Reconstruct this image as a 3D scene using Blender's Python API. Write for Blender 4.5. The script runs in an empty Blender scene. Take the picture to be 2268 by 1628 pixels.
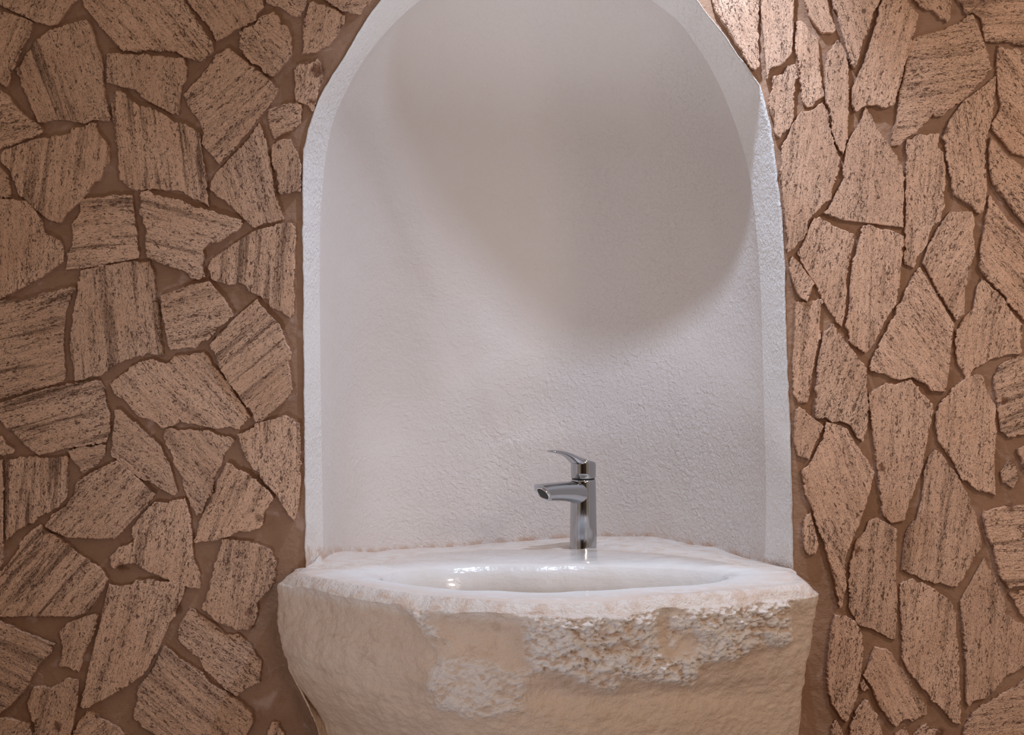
import bpy, math, random
import numpy as np
from mathutils import Vector
from mathutils.geometry import tessellate_polygon

random.seed(7)
SC = bpy.context.scene
COL = SC.collection

# ------------------------------------------------------------------ camera model
F, D, HZ = 3700.0, 2.6, 1.24          # focal length in pixels, distance to wall, eye height
CX, CY = 1134.0, 700.0                # principal column, horizon row

def P(px, py, Y=0.0):
    d = D + Y
    return ((px-CX)/F*d, Y, HZ-(py-CY)/F*d)

def PZ(px, py, z):                    # point on the horizontal level z seen at the pixel
    d = (HZ-z)*F/(py-CY)
    return ((px-CX)/F*d, d-D)

cam = bpy.data.cameras.new('camera')
co = bpy.data.objects.new('camera', cam); COL.objects.link(co)
co.location = (0, -D, HZ); co.rotation_euler = (math.pi/2, 0, 0)
cam.sensor_width = 36; cam.lens = F/2268*36
cam.shift_y = -(814-CY)/2268
SC.camera = co
vs = SC.view_settings
vs.view_transform = 'Standard'; vs.look = 'None'; vs.gamma = 1; vs.use_curve_mapping = False
vs.exposure = 0.0
SC.cycles.max_bounces = 6; SC.cycles.diffuse_bounces = 3; SC.cycles.glossy_bounces = 3; SC.cycles.adaptive_threshold = .02

# ------------------------------------------------------------------ numpy noise
def _h(i, j, k, s):
    n = (i*374761393 + j*668265263 + k*2147483647 + s*974634777) & 0xffffffff
    n = ((n ^ (n >> 13)) * 1274126177) & 0xffffffff
    n = n ^ (n >> 16)
    return (n & 0xffff)/65535.0

def vnoise(p, s=0):
    p = np.asarray(p, float)
    i = np.floor(p).astype(np.int64); f = p-i; f = f*f*(3-2*f)
    r = 0
    for a in (0, 1):
        for b in (0, 1):
            for c in (0, 1):
                w = (f[..., 0] if a else 1-f[..., 0])*(f[..., 1] if b else 1-f[..., 1])*(f[..., 2] if c else 1-f[..., 2])
                r = r + w*_h(i[..., 0]+a, i[..., 1]+b, i[..., 2]+c, s)
    return r

def fbm(p, o=4, s=0, g=0.5):
    p = np.asarray(p, float); r = 0; a = 1; t = 0
    for k in range(o):
        r = r + a*vnoise(p*2**k+k*17.3, s+k); t += a; a *= g
    return r/t

# ------------------------------------------------------------------ mesh helpers
def mesh_obj(name, verts, faces, mat, parent=None, smooth=False, attrs=None, uv=None):
    me = bpy.data.meshes.new(name)
    me.from_pydata([tuple(map(float, v)) for v in verts], [], faces)
    me.update()
    if smooth:
        me.polygons.foreach_set('use_smooth', [True]*len(me.polygons))
    for n, vals in (attrs or {}).items():
        a = me.attributes.new(n, 'FLOAT', 'POINT'); a.data.foreach_set('value', [float(x) for x in vals])
    if uv is not None:
        l = me.uv_layers.new(name='grain')
        idx = np.zeros(len(me.loops), dtype=np.int32); me.loops.foreach_get('vertex_index', idx)
        l.data.foreach_set('uv', np.asarray(uv, dtype=np.float32)[idx].ravel())
    if mat: me.materials.append(mat)
    o = bpy.data.objects.new(name, me); COL.objects.link(o)
    if parent: o.parent = parent
    return o

def tag(o, label=None, cat=None, kind=None, group=None):
    for k, v in (('label', label), ('category', cat), ('kind', kind), ('group', group)):
        if v: o[k] = v
    return o

def catmull(pts, n):
    pts = [np.array(p, float) for p in pts]
    pts = [2*pts[0]-pts[1]]+pts+[2*pts[-1]-pts[-2]]
    out = []
    for k in range(1, len(pts)-2):
        a, b, c, d = pts[k-1:k+3]
        for t in np.linspace(0, 1, 12, endpoint=False):
            out.append(.5*((2*b)+(-a+c)*t+(2*a-5*b+4*c-d)*t*t+(-a+3*b-3*c+d)*t**3))
    out.append(pts[-2]); out = np.array(out)
    s = np.r_[0, np.cumsum(np.hypot(*np.diff(out, axis=0).T))]
    q = np.linspace(0, s[-1], n)
    return np.stack([np.interp(q, s, out[:, 0]), np.interp(q, s, out[:, 1])], 1)

# ------------------------------------------------------------------ node helpers
class NT:
    def __init__(self, name):
        self.m = bpy.data.materials.new(name); self.m.use_nodes = True
        self.t = self.m.node_tree; self.t.nodes.clear()
        self.out = self.n('ShaderNodeOutputMaterial')
        self.b = self.n('ShaderNodeBsdfPrincipled'); self.l(self.b.outputs[0], self.out.inputs[0])
        self.co = None
    def n(self, ty, **kw):
        x = self.t.nodes.new(ty)
        for k, v in kw.items(): setattr(x, k, v)
        return x
    def l(self, a, b): self.t.links.new(a, b)
    def put(self, sock, v):
        if hasattr(v, 'links') or isinstance(v, bpy.types.NodeSocket): self.l(v, sock)
        else: sock.default_value = v
    def coords(self):
        if not self.co: self.co = self.n('ShaderNodeTexCoord')
        return self.co.outputs['Object']
    def attr(self, name):
        a = self.n('ShaderNodeAttribute'); a.attribute_name = name; return a.outputs['Fac']
    def noise(self, vec, scale, detail=4, rough=.5, dist=0, ty='FBM'):
        x = self.n('ShaderNodeTexNoise'); x.noise_type = ty
        self.l(vec, x.inputs['Vector'])
        x.inputs['Scale'].default_value = scale; x.inputs['Detail'].default_value = detail
        x.inputs['Roughness'].default_value = rough; x.inputs['Distortion'].default_value = dist
        return x.outputs['Fac']
    def math(self, op, a, b=0.0, clamp=False):
        x = self.n('ShaderNodeMath', operation=op); x.use_clamp = clamp
        self.put(x.inputs[0], a); self.put(x.inputs[1], b); return x.outputs[0]
    def ramp(self, v, a, b, lo=0.0, hi=1.0):
        x = self.n('ShaderNodeMapRange', interpolation_type='SMOOTHSTEP')
        self.put(x.inputs[0], v); self.put(x.inputs[1], a); self.put(x.inputs[2], b)
        self.put(x.inputs[3], lo); self.put(x.inputs[4], hi); return x.outputs[0]
    def mix(self, f, a, b):
        x = self.n('ShaderNodeMix', data_type='RGBA')
        self.put(x.inputs[0], f)
        self.put(x.inputs[6], a if not isinstance(a, tuple) else (*a, 1)); self.put(x.inputs[7], b if not isinstance(b, tuple) else (*b, 1))
        return x.outputs[2]
    def vmul(self, v, s, off=(0, 0, 0)):
        x = self.n('ShaderNodeVectorMath', operation='MULTIPLY_ADD')
        self.l(v, x.inputs[0]); x.inputs[1].default_value = s; x.inputs[2].default_value = off; return x.outputs[0]
    def bump(self, h, dist, strength=1.0, normal=None):
        x = self.n('ShaderNodeBump'); x.inputs['Distance'].default_value = dist; x.inputs['Strength'].default_value = strength
        self.l(h, x.inputs['Height'])
        if normal: self.l(normal, x.inputs['Normal'])
        return x.outputs[0]

def spots(nt, pts):
    """rust stains: soft blotches with ragged outlines at given places"""
    c = nt.coords()
    w = nt.n('ShaderNodeTexNoise'); nt.l(c, w.inputs['Vector']); w.inputs['Scale'].default_value = 110; w.inputs['Detail'].default_value = 4
    v = nt.n('ShaderNodeVectorMath', operation='MULTIPLY_ADD'); nt.l(w.outputs['Color'], v.inputs[0])
    v.inputs[1].default_value = (.022, 0, .022); 
    s = nt.n('ShaderNodeVectorMath', operation='ADD'); nt.l(c, s.inputs[0]); s.inputs[1].default_value = (-.011, 0, -.011)
    nt.l(s.outputs[0], v.inputs[2])
    acc = None
    for px, py, r in pts:
        q = P(px, py, 0)
        d = nt.n('ShaderNodeVectorMath', operation='DISTANCE'); nt.l(v.outputs[0], d.inputs[0]); d.inputs[1].default_value = (q[0], -.006, q[2])
        rr = r/F*D
        m = nt.ramp(d.outputs['Value'], rr*.6, rr*1.5, 1, 0)
        acc = m if acc is None else nt.math('MAXIMUM', acc, m)
    return acc

RUST_L = [q for q in [(706, 158, 14), (693, 226, 8), (574, 1145, 10), (555, 1352, 8), (562, 1388, 9), (272, 1256, 12), (397, 1345, 11), (225, 1408, 7), (380, 770, 7), (130, 1605, 11), (565, 498, 6)] if q[2] >= 8]
RUST_R = [q for q in [(2162, 444, 8), (1949, 1034, 8), (1897, 1218, 8), (2004, 1402, 7), (2092, 290, 9), (2222, 886, 9), (2080, 1622, 12), (1848, 768, 4), (1868, 476, 4), (1843, 992, 6), (1958, 52, 5), (2235, 1125, 10)] if q[2] >= 8]

# ------------------------------------------------------------------ materials
def mat_travertine():
    t = NT('travertine')
    uvn = t.n('ShaderNodeUVMap'); uvn.uv_map = 'grain'; uv = uvn.outputs[0]
    band, shade = t.attr('band'), t.attr('shade')
    wob = t.noise(uv, 14, 3)
    streak = t.noise(t.vmul(uv, (5, 75, 1)), 1, 6, .62, .6)
    streak2 = t.noise(t.vmul(uv, (22, 230, 1)), 1, 4, .6, .5)
    pitn = t.noise(t.vmul(uv, (130, 290, 1)), 1, 3, .55, 1.2)
    pit2 = t.noise(t.vmul(uv, (300, 620, 1)), 1, 2, .6, .4)
    big = t.noise(uv, 9, 3)
    thr = t.ramp(t.math('ADD', streak, t.math('MULTIPLY', big, .6)), .55, 1.05, .645, .55)
    pit = t.ramp(pitn, thr, t.math('ADD', thr, .03))
    sq = t.noise(t.vmul(uv, (150, 260, 1)), 1, 2, .5, 1.6)
    sq = t.ramp(t.math('ABSOLUTE', t.math('SUBTRACT', sq, .5)), .006, .022, 1, 0)
    sqm = t.math('MULTIPLY', sq, t.ramp(t.noise(t.vmul(uv, (30, 90, 1)), 1, 3, .6), .42, .58, .12, 1.0))
    pitb = t.ramp(pit2, t.math('ADD', thr, .03), t.math('ADD', thr, .09), 0, .55)
    pits = t.math('MAXIMUM', t.math('MAXIMUM', pit, pitb), t.math('MULTIPLY', sqm, .62))
    base = t.mix(t.ramp(big, .3, .7), (.73, .455, .305), (.80, .52, .365))
    base = t.mix(t.ramp(wob, .45, .75, 0, .5), base, (.62, .36, .235))
    bandf = t.math('MULTIPLY', t.ramp(streak, .48, .66), band)
    base = t.mix(bandf, base, (.27, .155, .095))
    base = t.mix(t.math('MULTIPLY', t.ramp(streak2, .52, .7), .38), base, (.33, .2, .13))
    base = t.mix(t.math('MULTIPLY', pits, .88), base, (.105, .04, .016))
    base = t.mix(t.math('MULTIPLY', spots(t, RUST_L+RUST_R), .85), base, (.16, .055, .018))
    hs = t.n('ShaderNodeMix', data_type='RGBA', blend_type='MULTIPLY'); hs.inputs[0].default_value = 1
    t.l(base, hs.inputs[6])
    cc = t.n('ShaderNodeCombineColor'); 
    for i in range(3): t.l(shade, cc.inputs[i])
    t.l(cc.outputs[0], hs.inputs[7]); t.l(hs.outputs[2], t.b.inputs['Base Color'])
    t.b.inputs['Roughness'].default_value = .75
    h = t.math('SUBTRACT', t.math('MULTIPLY', t.noise(uv, 420, 3, .6), .35), t.math('ADD', t.math('MULTIPLY', pits, 1.2), t.math('MULTIPLY', streak2, .9)))
    t.l(t.bump(h, .0022, 1.0), t.b.inputs['Normal'])
    return t.m

def mat_mortar():
    t = NT('mortar'); c = t.coords()
    n1 = t.noise(c, 7, 4, .55); n2 = t.noise(c, 60, 4, .6); n3 = t.noise(c, 22, 3, .6, .6)
    col = t.mix(t.ramp(n1, .35, .65), (.31, .178, .108), (.39, .24, .16))
    col = t.mix(t.math('MULTIPLY', t.ramp(n3, .58, .72), .45), col, (.60, .45, .39))
    col = t.mix(t.math('MULTIPLY', t.ramp(n2, .3, .5, 1, 0), .35), col, (.26, .13, .065))
    col = t.mix(t.math('MULTIPLY', spots(t, RUST_L+RUST_R), .8), col, (.12, .042, .014))
    t.l(col, t.b.inputs['Base Color']); t.b.inputs['Roughness'].default_value = .85
    h = t.math('ADD', t.math('MULTIPLY', n3, 1.6), t.math('MULTIPLY', n2, .6))
    h = t.math('ADD', h, t.math('MULTIPLY', t.noise(t.vmul(c, (130, 130, 330)), 1, 3, .6, 1.2), .28))
    t.l(t.bump(h, .004, .9), t.b.inputs['Normal'])
    return t.m

def mat_plaster(name, colr, dist, coarse):
    t = NT(name); c = t.coords()
    zone = t.noise(c, 3.2, 3, .6)
    low = t.n('ShaderNodeSeparateXYZ'); t.l(c, low.inputs[0])
    amp = t.ramp(zone, .35, .65, .55, 1.25)
    if not coarse:
        side = t.math('ADD', t.ramp(low.outputs[0], -.25, .40, 0, .7), t.ramp(low.outputs[2], 1.35, .85, 0, .5))
        amp = t.math('MULTIPLY', amp, t.math('ADD', side, .3))
    r = t.noise(c, 62, 3, .55, 1.1, 'RIDGED_MULTIFRACTAL')
    r2 = t.noise(c, 130, 3, .6, .8)
    h = t.math('MULTIPLY', t.math('ADD', t.math('MULTIPLY', r, .55), t.math('MULTIPLY', r2, 1.3)), amp)
    h = t.math('ADD', h, t.math('MULTIPLY', t.noise(c, 14, 3, .5), 1.2))
    col = t.mix(t.ramp(t.noise(c, 5, 4, .6), .4, .75, 0, .35), colr, tuple(x*y for x, y in zip(colr, (.98, .93, .88))))
    # rusty damp line where the plaster meets the basin
    lw = t.attr('low')
    edge = t.math('MULTIPLY', t.ramp(lw, .001, .012, 1, 0), t.ramp(t.noise(c, 38, 5, .7), .40, .58))
    col = t.mix(t.math('MULTIPLY', edge, .7), col, (.55, .35, .24))
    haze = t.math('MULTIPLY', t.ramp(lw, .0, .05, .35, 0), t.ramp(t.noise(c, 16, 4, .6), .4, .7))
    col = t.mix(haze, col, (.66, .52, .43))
    t.l(col, t.b.inputs['Base Color']); t.b.inputs['Roughness'].default_value = .55
    t.l(t.bump(h, dist, .9), t.b.inputs['Normal'])
    return t.m

def mat_rock():
    t = NT('rough_limestone'); c = t.coords()
    chip_lit, top = t.attr('chip_lit'), t.attr('top')
    n1 = t.noise(c, 5, 5, .6); n2 = t.noise(c, 38, 5, .65, .4); n3 = t.noise(c, 190, 4, .6)
    low = t.n('ShaderNodeSeparateXYZ'); t.l(c, low.inputs[0])
    col = t.mix(t.ramp(n1, .35, .65), (.70, .54, .425), (.78, .625, .51))
    col = t.mix(t.ramp(n2, .5, .75, 0, .45), col, (.47, .315, .21))
    yel = t.math('MULTIPLY', t.ramp(low.outputs[2], .735, .68), t.ramp(n1, .38, .6))
    col = t.mix(t.math('MULTIPLY', yel, .4), col, (.74, .54, .37))
    col = t.mix(t.math('MULTIPLY', chip_lit, .85), col, (.91, .885, .875))  # pale fresh chips, with extra white standing in for light from above
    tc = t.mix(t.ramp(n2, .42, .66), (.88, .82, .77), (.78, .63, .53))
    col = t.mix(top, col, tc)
    t.l(col, t.b.inputs['Base Color'])
    t.l(t.ramp(top, 0, 1, .6, .3), t.b.inputs['Roughness'])
    h = t.math('ADD', t.math('MULTIPLY', n3, .5), t.math('MULTIPLY', n2, 1.4))
    h = t.math('ADD', h, t.math('MULTIPLY', t.noise(c, 430, 3, .6), .16))
    t.l(t.bump(h, .0045, .9), t.b.inputs['Normal'])
    return t.m

def mat_glaze():
    t = NT('wet_white_glaze'); c = t.coords()
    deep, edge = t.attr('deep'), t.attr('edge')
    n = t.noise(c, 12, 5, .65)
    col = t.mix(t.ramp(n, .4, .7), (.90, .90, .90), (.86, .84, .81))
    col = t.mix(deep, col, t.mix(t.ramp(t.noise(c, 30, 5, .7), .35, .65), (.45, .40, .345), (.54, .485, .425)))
    e = t.math('MULTIPLY', edge, t.ramp(t.noise(c, 30, 5, .7), .3, .55))
    col = t.mix(e, col, (.82, .70, .61))
    t.l(col, t.b.inputs['Base Color'])
    rimf = t.attr('rimf')
    t.l(t.ramp(rimf, 0, 1, .85, .12), t.b.inputs['Coat Weight']); t.b.inputs['Coat Roughness'].default_value = .06
    t.l(t.ramp(rimf, 0, 1, .24, .55), t.b.inputs['Roughness'])
    h = t.math('ADD', t.math('MULTIPLY', t.noise(c, 45, 3, .5), 1.0), t.math('MULTIPLY', t.noise(t.vmul(c, (60, 60, 260)), 1, 3, .5, .4), .25))
    t.l(t.bump(h, .0022, .8), t.b.inputs['Normal'])
    return t.m

def mat_chrome():
    t = NT('chrome'); c = t.coords()
    t.b.inputs['Base Color'].default_value = (.46, .475, .50, 1); t.b.inputs['Metallic'].default_value = 1
    n = t.noise(t.vmul(c, (90, 90, 22)), 1, 4, .6)
    t.l(t.ramp(n, .4, .75, .07, .26), t.b.inputs['Roughness'])
    return t.m

def mat_flat(name, colr, rough=.6, metal=0, nscale=20, nmix=.25):
    t = NT(name); c = t.coords()
    col = t.mix(t.ramp(t.noise(c, nscale, 4), .35, .65, 0, nmix), colr, tuple(x*.7 for x in colr))
    t.l(col, t.b.inputs['Base Color']); t.b.inputs['Roughness'].default_value = rough; t.b.inputs['Metallic'].default_value = metal
    return t.m

M_STONE, M_MORTAR = mat_travertine(), mat_mortar()
M_PL = mat_plaster('niche_plaster', (.755, .70, .665), .0024, False)
M_RV = mat_plaster('coarse_plaster_lit', (.86, .83, .805), .0026, True)  # paler than the niche, in place of light on the reveal
M_ROCK, M_GLAZE, M_CHROME = mat_rock(), mat_glaze(), mat_chrome()
M_DARK = mat_flat('black_rubber', (.012, .012, .012), .5)
M_STEEL = mat_flat('aerator_ring_metal', (.75, .75, .76), .22, 1, 20, .1)
M_FLOOR = mat_flat('stone_floor', (.42, .33, .26), .5, 0, 3, .4)
M_ROOM = mat_flat('brown_plaster', (.26, .20, .16), .8, 0, 2, .4)
M_DOOR = mat_flat('dark_wood', (.07, .045, .03), .5, 0, 8, .4)

# ------------------------------------------------------------------ the arch
OUT_PX = [(677, 1217), (674, 1000), (673, 800), (671, 600), (670, 480), (671, 360), (677, 310), (690, 265), (706, 220), (728, 180), (757, 135), (800, 62), (848, -4), (905, -66), (970, -118), (1060, -163),
          (1190, -188), (1320, -163), (1415, -112), (1485, -55), (1540, -2), (1570, 35), (1606, 82), (1640, 130), (1661, 157), (1681, 188), (1694, 227), (1705, 275), (1715, 335), (1722, 400), (1731, 480),
          (1736, 560), (1740, 680), (1744, 800), (1749, 930), (1754, 1080), (1757, 1262)]
IN_PX = [(716, 1222), (714, 1080), (711, 900), (709, 740), (708, 600), (709, 500), (714, 420), (722, 345), (738, 268), (765, 205), (800, 143), (845, 82), (890, 35), (937, -4), (1000, -50), (1090, -92),
         (1190, -108), (1290, -92), (1380, -43), (1445, 2), (1500, 45), (1535, 90), (1568, 140), (1602, 208), (1632, 285), (1655, 365), (1668, 440), (1678, 540), (1685, 650), (1689, 780), (1693, 940),
         (1697, 1100), (1694, 1246)]
Y0, YC, PL, PR, PT, XC, ZC = .094, .504, 4.594, 1.50, 1.60, -.026, 1.00
ZB = .80
NA = 220
def loop(px, Y):
    pts = [P(x, y, Y) for x, y in px]
    pts = [(p[0], p[2]) for p in pts]
    pts = [(pts[0][0], ZB)]+pts+[(pts[-1][0], ZB)]
    return pts
outer = catmull(loop(OUT_PX, 0), NA)
inner = catmull(loop(IN_PX, Y0), NA)
# match parameters by height/side so that the reveal does not shear
def match(a, b):
    c = np.array([.058, 1.30]); ZC = 1.30
    def prm(q):
        r = []
        for x, z in q:
            if z < ZC: r.append((z-ZC) if x < c[0] else 10-(z-ZC))
            else: r.append(10*(math.pi-math.atan2(z-ZC, x-c[0]))/math.pi)
        return np.maximum.accumulate(np.array(r)+np.arange(len(r))*1e-9)
    ra, rb = prm(a), prm(b)
    return np.stack([np.interp(ra, rb, b[:, 0]), np.interp(ra, rb, b[:, 1])], 1)
inner = match(outer, inner)
jit = (fbm(np.c_[outer*60, np.zeros(NA)], 3, 3)-.5)*.0045
oc = np.array([.058, 1.30]); od = outer-np.c_[np.full(NA, oc[0]), np.minimum(outer[:, 1], 1.30)]
od /= np.linalg.norm(od, axis=1)[:, None]+1e-9
outer = outer+od*jit[:, None]

# ---- structure: stone-clad wall (mortar bed) with the arched opening
W0, W1, H = -2.4, 2.4, 2.7
rect = [(W0, 0), (W0, H), (W1, H), (W1, 0)]
hole = [tuple(p) for p in outer]
poly = [[Vector((x, z, 0)) for x, z in rect], [Vector((x, z, 0)) for x, z in hole]]
tri = tessellate_polygon(poly)
allp = rect+hole
V = [(x, 0.0, z) for x, z in allp]
nb = len(V)
V += [(x, .55, z) for x, z in rect]
Fc = []
for a, b, c in tri:
    A, B, C = (np.array(allp[i]) for i in (a, b, c))
    ar = (B[0]-A[0])*(C[1]-A[1])-(B[1]-A[1])*(C[0]-A[0])
    Fc.append((a, b, c) if ar > 0 else (a, c, b))
for k in range(4):
    n = (k+1) % 4
    Fc.append((k, n, nb+n, nb+k))
Fc.append((nb, nb+1, nb+2, nb+3))
wall = mesh_obj('wall_back', V, Fc, M_MORTAR)
tag(wall, 'brown mortared wall clad with irregular travertine slabs around an arched niche', 'wall', 'structure')

# ---- structure: niche (reveal band + concave apse)
def shape_rings():
    rings = []
    for f, y in ((0, .012), (0, -.003), (.03, -.0045)):
        rings.append((outer*(1-f)+inner*f, np.full(NA, y)))
    for f in np.linspace(.12, 1, 9):
        rings.append((outer*(1-f)+inner*f, np.full(NA, -.0035+(Y0+.0035)*f)))
    spine = np.c_[np.full(NA, XC), np.minimum(inner[:, 1], ZC)]
    dv = inner-spine; dv /= np.linalg.norm(dv, axis=1)[:, None]
    w_ = .5-.5*dv[:, 0]; t_ = dv[:, 1]**2
    pw = (PR*(1-w_)+PL*w_)*(1-t_)+PT*t_
    for u in np.linspace(0, 1, 60)[1:]:
        q = 1-u**1.9
        rings.append((spine+(inner-spine)*q, Y0+(YC-Y0)*(1-q**pw)**(1/pw)))
    return rings
rings = shape_rings()
nr = 12
# height of the basin's back ledge along the foot of the plaster
LINE = [(672, 1218), (715, 1222), (771, 1221), (832, 1224), (873, 1217), (961, 1213), (1029, 1210), (1061, 1205), (1138, 1200), (1230, 1193), (1320, 1188), (1446, 1188), (1485, 1196), (1535, 1207), (1581, 1211), (1611, 1223), (1650, 1236), (1699, 1247), (1757, 1259)]
def depth_at(x):
    xi = (P(714, 1000, Y0)[0], P(1696, 1100, Y0)[0])
    hw, p = ((xi[1]-XC), PR) if x > XC else ((XC-xi[0]), PL)
    q = min(1, abs(x-XC)/hw)
    return Y0+(YC-Y0)*(1-q**p)**(1/p)
def zline(x, y):
    px = CX+x*F/(D+y)
    py = np.interp(px, [a for a, _ in LINE], [b for _, b in LINE])
    return HZ-(py-CY)*(D+y)/F
def ring_mesh(name, rr, mat):
    V = []; Fc = []
    for pts, ys in rr:
        for (x, z), y in zip(pts, ys): V.append((x, y, z))
    for r in range(len(rr)-1):
        for k in range(NA-1):
            a = r*NA+k
            Fc.append((a, a+NA, a+NA+1, a+1))
    V = np.array(V)
    return mesh_obj(name, V, [tuple(reversed(f)) for f in Fc], mat, smooth=True, attrs={'low': [v[2]-zline(v[0], v[1]) for v in V]})
rev = ring_mesh('trim_1', rings[:nr], M_RV)
tag(rev, 'coarse plaster band, whitened in place of soffit light, edging the arched niche', 'niche edge', 'structure')
apse = ring_mesh('wall_niche', rings[nr-1:], M_PL)
tag(apse, 'off-white textured plaster back of the arched niche', 'niche', 'structure')

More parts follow.
